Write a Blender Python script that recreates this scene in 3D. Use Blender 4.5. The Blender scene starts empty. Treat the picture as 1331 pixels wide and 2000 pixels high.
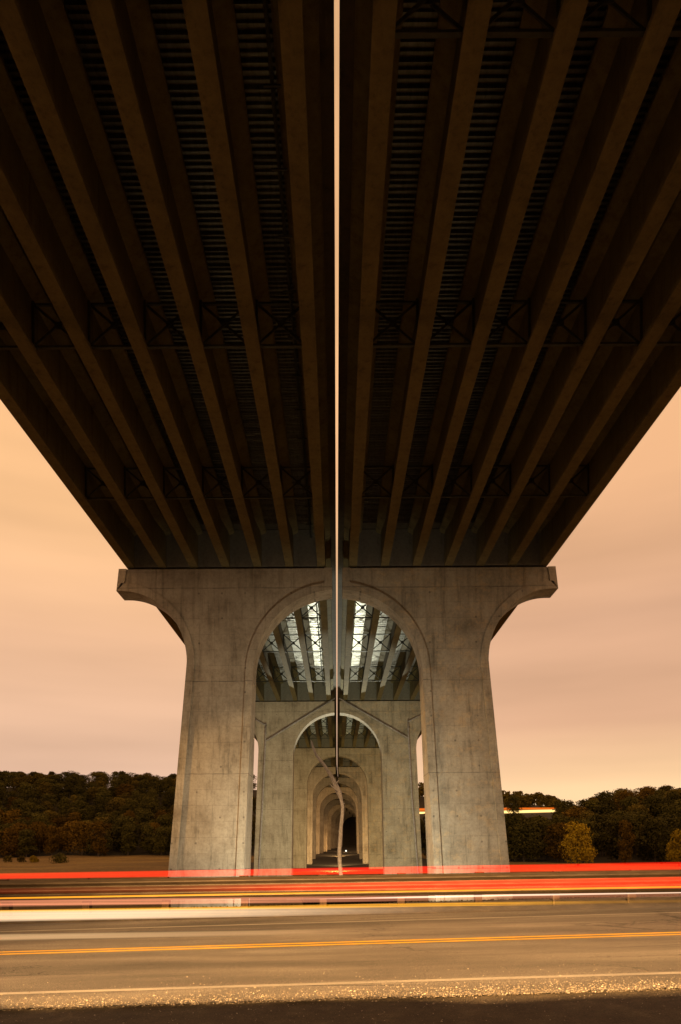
import bpy, math, random
from mathutils import Vector, Matrix
R = math.radians
scn = bpy.context.scene
COL = scn.collection
H = 1.56                       # eye height above the road
F = 1331.0                     # focal length in photo pixels

# ------------------------------------------------------------------ camera
cam = bpy.data.cameras.new('camera'); co = bpy.data.objects.new('camera', cam); COL.objects.link(co)
cam.sensor_fit = 'HORIZONTAL'; cam.sensor_width = 24.0; cam.lens = 24.0
cam.shift_x = 7 / 1331.0; cam.shift_y = 656 / 1331.0
cam.clip_start = 0.1; cam.clip_end = 5000
co.matrix_world = Matrix.Translation((-0.15, 0, H)) @ Matrix.Rotation(R(90), 4, 'X') @ Matrix.Rotation(-0.006, 4, 'Z')
scn.camera = co
scn.view_settings.view_transform = 'Standard'; scn.view_settings.look = 'None'
scn.view_settings.exposure = 0.0; scn.view_settings.gamma = 1.0

# ------------------------------------------------------------------ sky: low cloud lit by town lights at night
w = bpy.data.worlds.new('World'); scn.world = w; w.use_nodes = True
nt = w.node_tree; nt.nodes.clear()
def N(t, k, **kw):
    n = t.nodes.new(k)
    for a, b in kw.items(): setattr(n, a, b)
    return n
tc = N(nt, 'ShaderNodeTexCoord'); sep = N(nt, 'ShaderNodeSeparateXYZ'); nt.links.new(tc.outputs['Generated'], sep.inputs[0])
# elevation ramp
rmp = N(nt, 'ShaderNodeValToRGB'); e = rmp.color_ramp
e.elements[0].position = 0.0; e.elements[0].color = (0.80, 0.52, 0.36, 1)
e.elements[1].position = 1.0; e.elements[1].color = (0.62, 0.34, 0.17, 1)
for p, c in ((0.10, (0.81, 0.51, 0.35, 1)), (0.28, (0.84, 0.49, 0.29, 1)), (0.42, (1.0, 0.57, 0.28, 1)), (0.58, (1.0, 0.55, 0.25, 1))):
    x = e.elements.new(p); x.color = c
nt.links.new(sep.outputs['Z'], rmp.inputs[0])
rm2 = N(nt, 'ShaderNodeValToRGB'); e = rm2.color_ramp
e.elements[0].position = 0.0; e.elements[0].color = (1.12, 0.76, 0.42, 1)
e.elements[1].position = 1.0; e.elements[1].color = (0.62, 0.34, 0.17, 1)
for p, c in ((0.08, (1.08, 0.70, 0.38, 1)), (0.17, (0.80, 0.46, 0.28, 1)), (0.30, (0.72, 0.41, 0.25, 1)), (0.45, (0.82, 0.45, 0.235, 1)), (0.58, (0.86, 0.47, 0.23, 1))):
    x = e.elements.new(p); x.color = c
nt.links.new(sep.outputs['Z'], rm2.inputs[0])
mr = N(nt, 'ShaderNodeMapRange'); mr.interpolation_type = 'SMOOTHSTEP'
mr.inputs[1].default_value = -0.25; mr.inputs[2].default_value = 0.35
nt.links.new(sep.outputs['X'], mr.inputs[0])
mx = N(nt, 'ShaderNodeMix', data_type='RGBA'); nt.links.new(mr.outputs[0], mx.inputs[0])
nt.links.new(rmp.outputs[0], mx.inputs[6]); nt.links.new(rm2.outputs[0], mx.inputs[7])
mp = N(nt, 'ShaderNodeMapping'); mp.inputs['Scale'].default_value = (1.2, 1.2, 9.0); mp.inputs['Rotation'].default_value = (0, R(7), 0)
nt.links.new(tc.outputs['Generated'], mp.inputs[0])
nz = N(nt, 'ShaderNodeTexNoise'); nz.inputs['Scale'].default_value = 1.6; nz.inputs['Detail'].default_value = 3; nz.inputs['Roughness'].default_value = 0.45
nt.links.new(mp.outputs[0], nz.inputs[0])
cr = N(nt, 'ShaderNodeMapRange'); cr.inputs[1].default_value = 0.3; cr.inputs[2].default_value = 0.7; cr.inputs[3].default_value = 0.90; cr.inputs[4].default_value = 1.10
nt.links.new(nz.outputs[0], cr.inputs[0])
bg = N(nt, 'ShaderNodeBackground'); nt.links.new(mx.outputs[2], bg.inputs[0]); nt.links.new(cr.outputs[0], bg.inputs[1])
wo = N(nt, 'ShaderNodeOutputWorld'); nt.links.new(bg.outputs[0], wo.inputs[0])

# ------------------------------------------------------------------ street lamps and floodlights of the place
def lamp(name, loc, power, color, size=0.3, kind='POINT', target=None, spot=90, blend=0.6):
    l = bpy.data.lights.new(name, kind); l.energy = power; l.color = color; l.shadow_soft_size = size
    o = bpy.data.objects.new(name, l); COL.objects.link(o); o.location = loc
    if kind == 'SPOT':
        l.spot_size = R(spot); l.spot_blend = blend
        o.rotation_euler = (Vector(target) - Vector(loc)).to_track_quat('-Z', 'Y').to_euler()
    return o
lamp('street_lamp_light', (-5.0, -22.0, 12.8), 300000, (1.0, 0.56, 0.22), 0.10, 'SPOT', (0.0, 4.5, -1.0), 38, 1.0)
lamp('sodium_side_light', (-40.0, 44.0, 6.0), 42000, (1.0, 0.52, 0.14), 0.3, 'SPOT', (7.2, 54.6, 6.0), 24, 0.8)
lamp('cool_flood_light', (0.0, 40.0, -2.6), 12500, (1.0, 0.95, 0.75), 0.4, 'SPOT', (0.0, 53.0, 0.5), 124, 0.9)
lamp('white_flood_light', (0.0, 72.0, -2.6), 17000, (1.0, 0.93, 0.60), 0.5, 'SPOT', (0.0, 101.0, 7.0), 90, 0.8)
lamp('white_spot_light', (0.0, 143.0, -2.0), 100000, (1.0, 0.98, 0.76), 0.5, 'SPOT', (0.0, 83.0, 30.0), 18.5, 0.15)
lamp('sodium_light_a', (0.0, 122.0, -1.8), 14000, (1.0, 0.76, 0.34), 0.5, 'SPOT', (0.0, 149.0, 6.0), 110, 0.8)
lamp('sodium_light_b', (0.0, 166.0, -1.0), 16000, (1.0, 0.64, 0.29), 0.5, 'SPOT', (0.0, 195.0, 6.0), 110, 0.8)
lamp('sodium_light_c', (0.3, 222.0, 0.0), 16000, (1.0, 0.58, 0.24), 0.5, 'SPOT', (1.0, 252.0, 6.0), 110, 0.8)
lamp('sodium_light_d', (3.0, 300.0, 1.0), 16000, (1.0, 0.56, 0.22), 0.5, 'SPOT', (4.0, 340.0, 6.0), 110, 0.8)

# ------------------------------------------------------------------ helpers
class MB:
    def __init__(s): s.v = []; s.f = []
    def add(s, vs, fs):
        n = len(s.v); s.v += [tuple(v) for v in vs]; s.f += [tuple(i + n for i in f) for f in fs]
    def box(s, x0, x1, y0, y1, z0, z1):
        s.add([(x0,y0,z0),(x1,y0,z0),(x1,y1,z0),(x0,y1,z0),(x0,y0,z1),(x1,y0,z1),(x1,y1,z1),(x0,y1,z1)],
              [(0,3,2,1),(4,5,6,7),(0,1,5,4),(1,2,6,5),(2,3,7,6),(3,0,4,7)])
    def bar(s, p, q, a, b):
        p = Vector(p); q = Vector(q); d = (q - p).normalized()
        u = d.cross(Vector((0, 1, 0)))
        if u.length < 0.01: u = d.cross(Vector((1, 0, 0)))
        u.normalize(); v = d.cross(u).normalized(); u = u * a / 2; v = v * b / 2
        s.add([p-u-v, p+u-v, p+u+v, p-u+v, q-u-v, q+u-v, q+u+v, q-u+v],
              [(0,3,2,1),(4,5,6,7),(0,1,5,4),(1,2,6,5),(2,3,7,6),(3,0,4,7)])
    def tube(s, pts, rad, n=8, squash=None):
        pts = [Vector(p) for p in pts]
        if not hasattr(rad, '__len__'): rad = [rad] * len(pts)
        vs = []; flat = abs((pts[-1]-pts[0]).normalized().y) > 0.7
        for i, p in enumerate(pts):
            d = (pts[min(i+1, len(pts)-1)] - pts[max(i-1, 0)]).normalized()
            u = d.cross(Vector((0, 0, 1) if flat else (0, 1, 0)))
            u.normalize(); v = d.cross(u).normalized()
            for k in range(n):
                t = 2 * math.pi * k / n
                vs.append(p + (u * math.cos(t) + v * math.sin(t)) * rad[i])
        fs = [(i*n+k, i*n+(k+1) % n, (i+1)*n+(k+1) % n, (i+1)*n+k) for i in range(len(pts)-1) for k in range(n)]
        fs += [tuple(range(n-1, -1, -1)), tuple((len(pts)-1)*n+k for k in range(n))]
        s.add(vs, fs)
    def mesh(s, name, mat, smooth=False):
        me = bpy.data.meshes.new(name); me.from_pydata(s.v, [], s.f)
        if mat: me.materials.append(mat)
        if smooth: me.polygons.foreach_set('use_smooth', [True] * len(me.polygons))
        me.update(); return me
    def build(s, name, mat, parent=None, smooth=False):
        o = bpy.data.objects.new(name, s.mesh(name, mat, smooth)); COL.objects.link(o)
        if parent: o.parent = parent
        return o
def recalc(o):
    import bmesh
    b = bmesh.new(); b.from_mesh(o.data); bmesh.ops.recalc_face_normals(b, faces=b.faces); b.to_mesh(o.data); b.free()
def tag(o, label=None, cat=None, group=None, kind=None):
    if label: o['label'] = label
    if cat: o['category'] = cat
    if group: o['group'] = group
    if kind: o['kind'] = kind
    return o
def empty(name, loc=(0,0,0), rz=0.0):
    o = bpy.data.objects.new(name, None); COL.objects.link(o); o.location = loc; o.rotation_euler = (0,0,rz); return o
def copy_thing(src, kids=None):
    c = src.copy(); COL.objects.link(c)
    for ch in (kids if kids is not None else list(src.children)):
        d = ch.copy(); COL.objects.link(d); d.parent = c
    return c
def sm(t): t = min(1, max(0, t)); return t*t*(3-2*t)
def lerp(a, b, t): return a + (b-a)*t
def interp(tab, x):
    if x <= tab[0][0]: return tab[0][1]
    for (a, b), (c, d) in zip(tab, tab[1:]):
        if x <= c: return b + (d-b)*(x-a)/(c-a)
    return tab[-1][1]

# ------------------------------------------------------------------ materials
def newmat(name):
    m = bpy.data.materials.new(name); m.use_nodes = True; t = m.node_tree; t.nodes.clear()
    o = N(t, 'ShaderNodeOutputMaterial'); p = N(t, 'ShaderNodeBsdfPrincipled'); t.links.new(p.outputs[0], o.inputs[0])
    return m, t, p
def mapping(t, scale, src='Object', rot=(0,0,0), loc=(0,0,0)):
    c = N(t, 'ShaderNodeTexCoord'); m = N(t, 'ShaderNodeMapping'); m.inputs['Scale'].default_value = scale; m.inputs['Rotation'].default_value = rot
    m.inputs['Location'].default_value = loc
    t.links.new(c.outputs[src], m.inputs[0]); return m.outputs[0]
def noise(t, vec, scale, detail=6, rough=0.6):
    n = N(t, 'ShaderNodeTexNoise'); n.inputs['Scale'].default_value = scale; n.inputs['Detail'].default_value = detail; n.inputs['Roughness'].default_value = rough
    t.links.new(vec, n.inputs['Vector']); return n.outputs[0]
def ramp(t, fac, stops):
    r = N(t, 'ShaderNodeValToRGB'); e = r.color_ramp
    e.elements[0].position = stops[0][0]; e.elements[0].color = (*stops[0][1], 1)
    e.elements[1].position = stops[-1][0]; e.elements[1].color = (*stops[-1][1], 1)
    for p, c in stops[1:-1]:
        x = e.elements.new(p); x.color = (*c, 1)
    t.links.new(fac, r.inputs[0]); return r.outputs[0]
def mul(t, a, b, fac=1.0, mode='MULTIPLY'):
    m = N(t, 'ShaderNodeMix', data_type='RGBA', blend_type=mode)
    if isinstance(fac, float): m.inputs[0].default_value = fac
    else: t.links.new(fac, m.inputs[0])
    t.links.new(a, m.inputs[6])
    if isinstance(b, tuple): m.inputs[7].default_value = (*b, 1)
    else: t.links.new(b, m.inputs[7])
    return m.outputs[2]
def bump(t, p, h, strength=0.3, dist=0.02):
    b = N(t, 'ShaderNodeBump'); b.inputs['Strength'].default_value = strength; b.inputs['Distance'].default_value = dist
    t.links.new(h, b.inputs['Height']); t.links.new(b.outputs[0], p.inputs['Normal'])
def g3(v): return (v, v, v)

def concrete(name, lo, hi, joints=True, seed=0.0, blotch=0.0):
    m, t, p = newmat(name)
    big = noise(t, mapping(t, (1,1,1), loc=(seed,seed,0)), 0.33, 9, 0.68)
    c = ramp(t, big, [(0.30, lo), (0.50, tuple(lerp(a,b,.6) for a,b in zip(lo,hi))), (0.72, hi)])
    fine = noise(t, mapping(t, (1,1,1)), 5.0, 8, 0.75)
    c = mul(t, c, ramp(t, fine, [(0.30, g3(0.72)), (0.52, g3(1.0)), (0.75, g3(1.12))]))
    strk = noise(t, mapping(t, (1.4, 1.4, 0.10), loc=(seed*3,0,0)), 1.5, 7, 0.7)
    c = mul(t, c, ramp(t, strk, [(0.30, (0.50,0.49,0.46)), (0.47, g3(0.95)), (0.8, g3(1.08))]))
    spots = noise(t, mapping(t, (1,1,1), loc=(3,seed,9)), 1.7, 10, 0.8)
    c = mul(t, c, ramp(t, spots, [(0.27, g3(0.55)), (0.35, g3(1.0)), (1.0, g3(1.0))]))
    if blotch:
        b2 = noise(t, mapping(t, (1,1,1.2), loc=(11,seed,2)), 0.9, 12, 0.85)
        c = mul(t, c, (hi[0]*1.6, hi[1]*1.2, hi[2]*0.72), ramp(t, b2, [(0.52, g3(0.0)), (0.58, g3(blotch)), (1.0, g3(blotch))]), 'MIX')
    h = fine
    if joints:
        cc = N(t, 'ShaderNodeTexCoord'); s = N(t, 'ShaderNodeSeparateXYZ'); t.links.new(cc.outputs['Object'], s.inputs[0])
        wob = noise(t, mapping(t, (1,1,1)), 1.2, 4, 0.6)
        ad = N(t, 'ShaderNodeMath', operation='MULTIPLY_ADD'); ad.inputs[1].default_value = 0.10; t.links.new(wob, ad.inputs[0]); t.links.new(s.outputs['Z'], ad.inputs[2])
        cb = N(t, 'ShaderNodeCombineXYZ'); t.links.new(s.outputs['X'], cb.inputs[0]); t.links.new(ad.outputs[0], cb.inputs[1])
        for (bw, rh, ms, st, off) in ((2.4, 1.22, 0.014, 0.62, 0.5), (50.0, 7.3, 0.035, 0.45, 0.0), (1.2, 2.44, 0.010, 0.78, 0.0)):
            bk = N(t, 'ShaderNodeTexBrick'); bk.offset = off; bk.inputs['Scale'].default_value = 1.0
            bk.inputs['Brick Width'].default_value = bw; bk.inputs['Row Height'].default_value = rh; bk.inputs['Mortar Size'].default_value = ms
            bk.inputs['Mortar Smooth'].default_value = 0.4
            bk.inputs['Color1'].default_value = (1,1,1,1); bk.inputs['Color2'].default_value = (0.90,0.89,0.88,1) if rh < 2 else (1,1,1,1); bk.inputs['Mortar'].default_value = (st,st,st,1)
            t.links.new(cb.outputs[0], bk.inputs['Vector'])
            brk = noise(t, mapping(t, (1,1,1), loc=(bw,0,0)), 0.8, 3, 0.5)
            c = mul(t, c, bk.outputs['Color'], ramp(t, brk, [(0.38, g3(0.25)), (0.58, g3(1.0))]))
        # form tie holes
        mo = []
        for ax, per in (('X', 1.8), ('Z', 1.95)):
            a = N(t, 'ShaderNodeMath', operation='PINGPONG'); a.inputs[1].default_value = per/2; t.links.new(s.outputs[ax], a.inputs[0])
            q = N(t, 'ShaderNodeMath', operation='MULTIPLY'); t.links.new(a.outputs[0], q.inputs[0]); t.links.new(a.outputs[0], q.inputs[1]); mo.append(q)
        sm_ = N(t, 'ShaderNodeMath', operation='ADD'); t.links.new(mo[0].outputs[0], sm_.inputs[0]); t.links.new(mo[1].outputs[0], sm_.inputs[1])
        hole = ramp(t, sm_.outputs[0], [(0.002, g3(0.45)), (0.010, g3(1.0)), (1.0, g3(1.0))])
        rnd = noise(t, mapping(t, (1,1,1), loc=(5,5,5)), 0.7, 2, 0.5)
        c = mul(t, c, hole, ramp(t, rnd, [(0.45, g3(0.0)), (0.55, g3(1.0))]))
    t.links.new(c, p.inputs['Base Color']); p.inputs['Roughness'].default_value = 0.85
    bump(t, p, h, 0.35, 0.03); return m

M = {}
M['pier_left'] = concrete('pier_concrete_left', (0.28,0.225,0.15), (0.56,0.48,0.35), True, 0.0)
M['pier_right'] = concrete('pier_concrete_right', (0.21,0.18,0.125), (0.52,0.45,0.33), True, 7.3, 0.22)
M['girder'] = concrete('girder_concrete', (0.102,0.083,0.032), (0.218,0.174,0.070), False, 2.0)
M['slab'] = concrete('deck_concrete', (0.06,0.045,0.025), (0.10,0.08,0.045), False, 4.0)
M['diaphragm'] = concrete('diaphragm_concrete', (0.12,0.11,0.08), (0.22,0.205,0.16), False, 5.0)

for nm, lo, hi in (('form', 0.22, 0.40), ('form_shaded', 0.07, 0.14)):  # second copy puts the near span's shade into the steel colour
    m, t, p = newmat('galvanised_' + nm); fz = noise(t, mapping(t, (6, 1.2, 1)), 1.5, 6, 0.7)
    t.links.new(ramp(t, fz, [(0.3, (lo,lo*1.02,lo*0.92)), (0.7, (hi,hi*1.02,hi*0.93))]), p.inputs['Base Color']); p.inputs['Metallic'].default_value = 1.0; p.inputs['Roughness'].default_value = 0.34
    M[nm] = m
m, t, p = newmat('frame_steel'); fz = noise(t, mapping(t, (1,1,1)), 4, 6, 0.7)
t.links.new(ramp(t, fz, [(0.3, (0.03,0.03,0.02)), (0.7, (0.065,0.065,0.045))]), p.inputs['Base Color']); p.inputs['Metallic'].default_value = 0.3; p.inputs['Roughness'].default_value = 0.55
M['frame'] = m
m, t, p = newmat('rusty_plate'); fz = noise(t, mapping(t, (1,1,1)), 9, 8, 0.8)
t.links.new(ramp(t, fz, [(0.35, (0.05,0.03,0.015)), (0.55, (0.30,0.15,0.06)), (0.8, (0.36,0.24,0.12))]), p.inputs['Base Color']); p.inputs['Roughness'].default_value = 0.8
M['rust'] = m
m, t, p = newmat('pipe_metal'); fz = noise(t, mapping(t, (1,1,1)), 3, 6, 0.7)
t.links.new(ramp(t, fz, [(0.3, (0.20,0.18,0.16)), (0.7, (0.46,0.43,0.40))]), p.inputs['Base Color']); p.inputs['Roughness'].default_value = 0.6
M['pipe'] = m

# asphalt
m, t, p = newmat('asphalt')
pat = noise(t, mapping(t, (0.12, 0.55, 1)), 1.1, 6, 0.6)
c = ramp(t, pat, [(0.30, (0.11,0.098,0.082)), (0.50, (0.175,0.155,0.13)), (0.70, (0.25,0.225,0.19))])
agg = noise(t, mapping(t, (1,1,1)), 85, 3, 0.7)
c = mul(t, c, ramp(t, agg, [(0.33, g3(0.38)), (0.52, g3(1.0)), (0.70, g3(1.8))]))
trk = noise(t, mapping(t, (0.30, 1.7, 1), rot=(0,0,R(-24))), 0.9, 3, 0.5)
c = mul(t, c, ramp(t, trk, [(0.38, g3(0.78)), (0.52, g3(1.0)), (0.66, g3(1.30))]))
vor = N(t, 'ShaderNodeTexVoronoi', feature='DISTANCE_TO_EDGE'); vor.inputs['Scale'].default_value = 0.32
cw = noise(t, mapping(t, (1,1,1)), 1.6, 5, 0.7); vm = N(t, 'ShaderNodeVectorMath', operation='ADD')
t.links.new(mapping(t, (0.5,1.6,1)), vm.inputs[0]); t.links.new(cw, vm.inputs[1]); t.links.new(vm.outputs[0], vor.inputs['Vector'])
c = mul(t, c, ramp(t, vor.outputs['Distance'], [(0.0, g3(0.25)), (0.010, g3(1.0)), (1.0, g3(1.0))]), ramp(t, noise(t, mapping(t, (1,1,1)), 0.25, 2, 0.5), [(0.46, g3(0.0)), (0.54, g3(1.0))]))
t.links.new(c, p.inputs['Base Color']); p.inputs['Roughness'].default_value = 0.72; bump(t, p, agg, 0.9, 0.02)
M['asphalt'] = m
def paint(name, col, wear=0.42):
    m, t, p = newmat(name)
    n = noise(t, mapping(t, (1,1,1)), 30, 6, 0.8); n2 = noise(t, mapping(t, (0.6,2,1)), 1.5, 4, 0.6)
    c = ramp(t, n, [(wear-0.08, tuple(v*0.45 for v in col)), (wear+0.04, col), (1, col)])
    c = mul(t, c, ramp(t, n2, [(0.3, g3(0.7)), (0.6, g3(1.0))]))
    t.links.new(c, p.inputs['Base Color']); p.inputs['Roughness'].default_value = 0.6; return m
M['white_paint'] = paint('white_line_paint', (0.40,0.37,0.32))
M['yellow_paint'] = paint('yellow_line_paint', (0.80,0.46,0.010), 0.36)

m, t, p = newmat('gravel_soil')
a = noise(t, mapping(t, (1,1,1)), 2.2, 10, 0.75); c = ramp(t, a, [(0.3, (0.065,0.048,0.030)), (0.55, (0.13,0.10,0.062)), (0.75, (0.24,0.19,0.12))])
a2 = noise(t, mapping(t, (1,1,1)), 60, 4, 0.8); c = mul(t, c, ramp(t, a2, [(0.3, g3(0.4)), (0.5, g3(1.0)), (0.72, g3(1.7))]))
t.links.new(c, p.inputs['Base Color']); p.inputs['Roughness'].default_value = 0.8; bump(t, p, a2, 1.0, 0.03); M['soil'] = m
m, t, p = newmat('pebble'); oi = noise(t, mapping(t, (1,1,1)), 22, 2, 0.5)
t.links.new(ramp(t, oi, [(0.3, (0.09,0.066,0.042)), (0.5, (0.26,0.21,0.145)), (0.7, (0.70,0.62,0.48))]), p.inputs['Base Color']); p.inputs['Roughness'].default_value = 0.45; M['pebble'] = m
# dry field
m, t, p = newmat('dry_grass_field')
a = noise(t, mapping(t, (0.35,1,1)), 0.06, 9, 0.65); c = ramp(t, a, [(0.3, (0.10,0.058,0.012)), (0.5, (0.21,0.125,0.026)), (0.7, (0.34,0.22,0.045))])
a2 = noise(t, mapping(t, (1,1,1)), 1.2, 8, 0.8); c = mul(t, c, ramp(t, a2, [(0.3, g3(0.35)), (0.6, g3(1.2))]))
t.links.new(c, p.inputs['Base Color']); p.inputs['Roughness'].default_value = 1.0; bump(t, p, a2, 1.0, 0.5); M['field'] = m

m, t, p = newmat('forest_floor_and_shade'); a = noise(t, mapping(t, (1,1,1)), 0.5, 8, 0.8)
t.links.new(ramp(t, a, [(0.3, (0.015,0.012,0.004)), (0.7, (0.045,0.032,0.010))]), p.inputs['Base Color']); p.inputs['Roughness'].default_value = 1.0; M['litter_and_shade'] = m
def leafmat(name, lo, hi):
    m, t, p = newmat(name)
    oi = N(t, 'ShaderNodeObjectInfo'); n = noise(t, mapping(t, (1,1,1)), 0.5, 5, 0.7)
    c = ramp(t, n, [(0.32, lo), (0.68, hi)])
    hs = N(t, 'ShaderNodeHueSaturation'); mr_ = N(t, 'ShaderNodeMapRange'); mr_.inputs[3].default_value = 0.6; mr_.inputs[4].default_value = 1.5
    t.links.new(oi.outputs['Random'], mr_.inputs[0]); t.links.new(mr_.outputs[0], hs.inputs['Value']); t.links.new(c, hs.inputs['Color'])
    t.links.new(hs.outputs[0], p.inputs['Base Color']); p.inputs['Roughness'].default_value = 1.0; p.inputs['Specular IOR Level'].default_value = 0.1; return m
M['leaf_dark'] = leafmat('dark_green_leaves', (0.030,0.028,0.006), (0.098,0.082,0.016))
M['leaf_olive'] = leafmat('olive_leaves', (0.046,0.036,0.007), (0.150,0.108,0.018))
M['leaf_orange'] = leafmat('orange_leaves', (0.055,0.033,0.005), (0.17,0.100,0.012))
M['leaf_yellow'] = leafmat('yellow_leaves', (0.20,0.135,0.010), (0.50,0.34,0.020))
M['weed'] = leafmat('weed_leaves', (0.05,0.055,0.012), (0.15,0.14,0.03))
m, t, p = newmat('bark'); a = noise(t, mapping(t, (4,4,0.6)), 3, 6, 0.7)
t.links.new(ramp(t, a, [(0.3, (0.05,0.035,0.02)), (0.7, (0.12,0.09,0.06))]), p.inputs['Base Color']); p.inputs['Roughness'].default_value = 0.9; M['bark'] = m
m, t, p = newmat('bleached_wood'); a = noise(t, mapping(t, (9,9,0.8)), 4, 8, 0.75)
t.links.new(ramp(t, a, [(0.32, (0.15,0.145,0.145)), (0.55, (0.38,0.38,0.39)), (0.75, (0.62,0.63,0.66))]), p.inputs['Base Color']); p.inputs['Roughness'].default_value = 0.8; bump(t, p, a, 0.8, 0.03); M['deadwood'] = m
m, t, p = newmat('guardrail_steel'); a = noise(t, mapping(t, (0.6,3,3)), 3, 8, 0.75)
t.links.new(ramp(t, a, [(0.3, (0.05,0.035,0.020)), (0.6, (0.11,0.082,0.05)), (0.8, (0.17,0.13,0.085))]), p.inputs['Base Color']); p.inputs['Roughness'].default_value = 0.55; p.inputs['Metallic'].default_value = 0.3; M['rail'] = m
m, t, p = newmat('timber_post'); a = noise(t, mapping(t, (8,8,1)), 3, 6, 0.7)
t.links.new(ramp(t, a, [(0.3, (0.03,0.018,0.010)), (0.7, (0.085,0.05,0.026))]), p.inputs['Base Color']); p.inputs['Roughness'].default_value = 0.9; M['timber'] = m
m, t, p = newmat('white_reflector'); p.inputs['Base Color'].default_value = (0.8,0.78,0.72,1); p.inputs['Roughness'].default_value = 0.3; M['reflector'] = m

def glow(name, c0, s0, s1, xa, xb, streak=0.5, clear=True, density=14.0, seed=0.0):
    """light given off along the road: brightness s0 at x=xa running to s1 at x=xb, fine lengthwise threads"""
    m = bpy.data.materials.new(name); m.use_nodes = True; t = m.node_tree; t.nodes.clear()
    o = N(t, 'ShaderNodeOutputMaterial'); em = N(t, 'ShaderNodeEmission'); em.inputs[0].default_value = (*c0, 1); em_in = em.inputs[0]
    c = N(t, 'ShaderNodeTexCoord'); s = N(t, 'ShaderNodeSeparateXYZ'); t.links.new(c.outputs['Object'], s.inputs[0])
    r = N(t, 'ShaderNodeMapRange'); r.interpolation_type = 'SMOOTHSTEP'
    for i, v in zip((1,2,3,4), (xa, xb, s0, s1)): r.inputs[i].default_value = v
    t.links.new(s.outputs['X'], r.inputs[0])
    v = mapping(t, (0.004, 0.0, density), loc=(seed,seed,seed)); n = noise(t, v, 1.0, 3, 0.6)
    if c0[1] < 0.02:
        n2 = noise(t, mapping(t, (0.003, 0.0, density*1.6), loc=(seed+4, seed, seed)), 1.0, 2, 0.6)
        t.links.new(ramp(t, n2, [(0.52, c0), (0.60, (1.0, 0.035, 0.003)), (0.66, c0)]), em_in)
    q = N(t, 'ShaderNodeMapRange'); q.inputs[1].default_value = 0.35; q.inputs[2].default_value = 0.65; q.inputs[3].default_value = 1-streak; q.inputs[4].default_value = 1+streak
    t.links.new(n, q.inputs[0])
    # a trail is fullest through its middle: thickness of glowing air along the view
    lw = N(t, 'ShaderNodeNewGeometry'); dt = N(t, 'ShaderNodeVectorMath', operation='DOT_PRODUCT'); t.links.new(lw.outputs['Normal'], dt.inputs[0]); t.links.new(lw.outputs['Incoming'], dt.inputs[1])
    ab = N(t, 'ShaderNodeMath', operation='POWER'); aa = N(t, 'ShaderNodeMath', operation='ABSOLUTE'); t.links.new(dt.outputs['Value'], aa.inputs[0]); t.links.new(aa.outputs[0], ab.inputs[0]); ab.inputs[1].default_value = 2.0
    a = N(t, 'ShaderNodeMath', operation='MULTIPLY'); t.links.new(r.outputs[0], a.inputs[0]); t.links.new(q.outputs[0], a.inputs[1])
    b = N(t, 'ShaderNodeMath', operation='MULTIPLY'); t.links.new(a.outputs[0], b.inputs[0]); t.links.new(ab.outputs[0], b.inputs[1])
    hv = N(t, 'ShaderNodeMath', operation='MULTIPLY'); hv.inputs[1].default_value = 0.5 if clear else 1.0; t.links.new(b.outputs[0], hv.inputs[0])
    t.links.new(hv.outputs[0], em.inputs[1])
    if clear:
        tr = N(t, 'ShaderNodeBsdfTransparent'); ad = N(t, 'ShaderNodeAddShader'); t.links.new(em.outputs[0], ad.inputs[0]); t.links.new(tr.outputs[0], ad.inputs[1]); t.links.new(ad.outputs[0], o.inputs[0])
    else: t.links.new(em.outputs[0], o.inputs[0])
    return m

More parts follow.
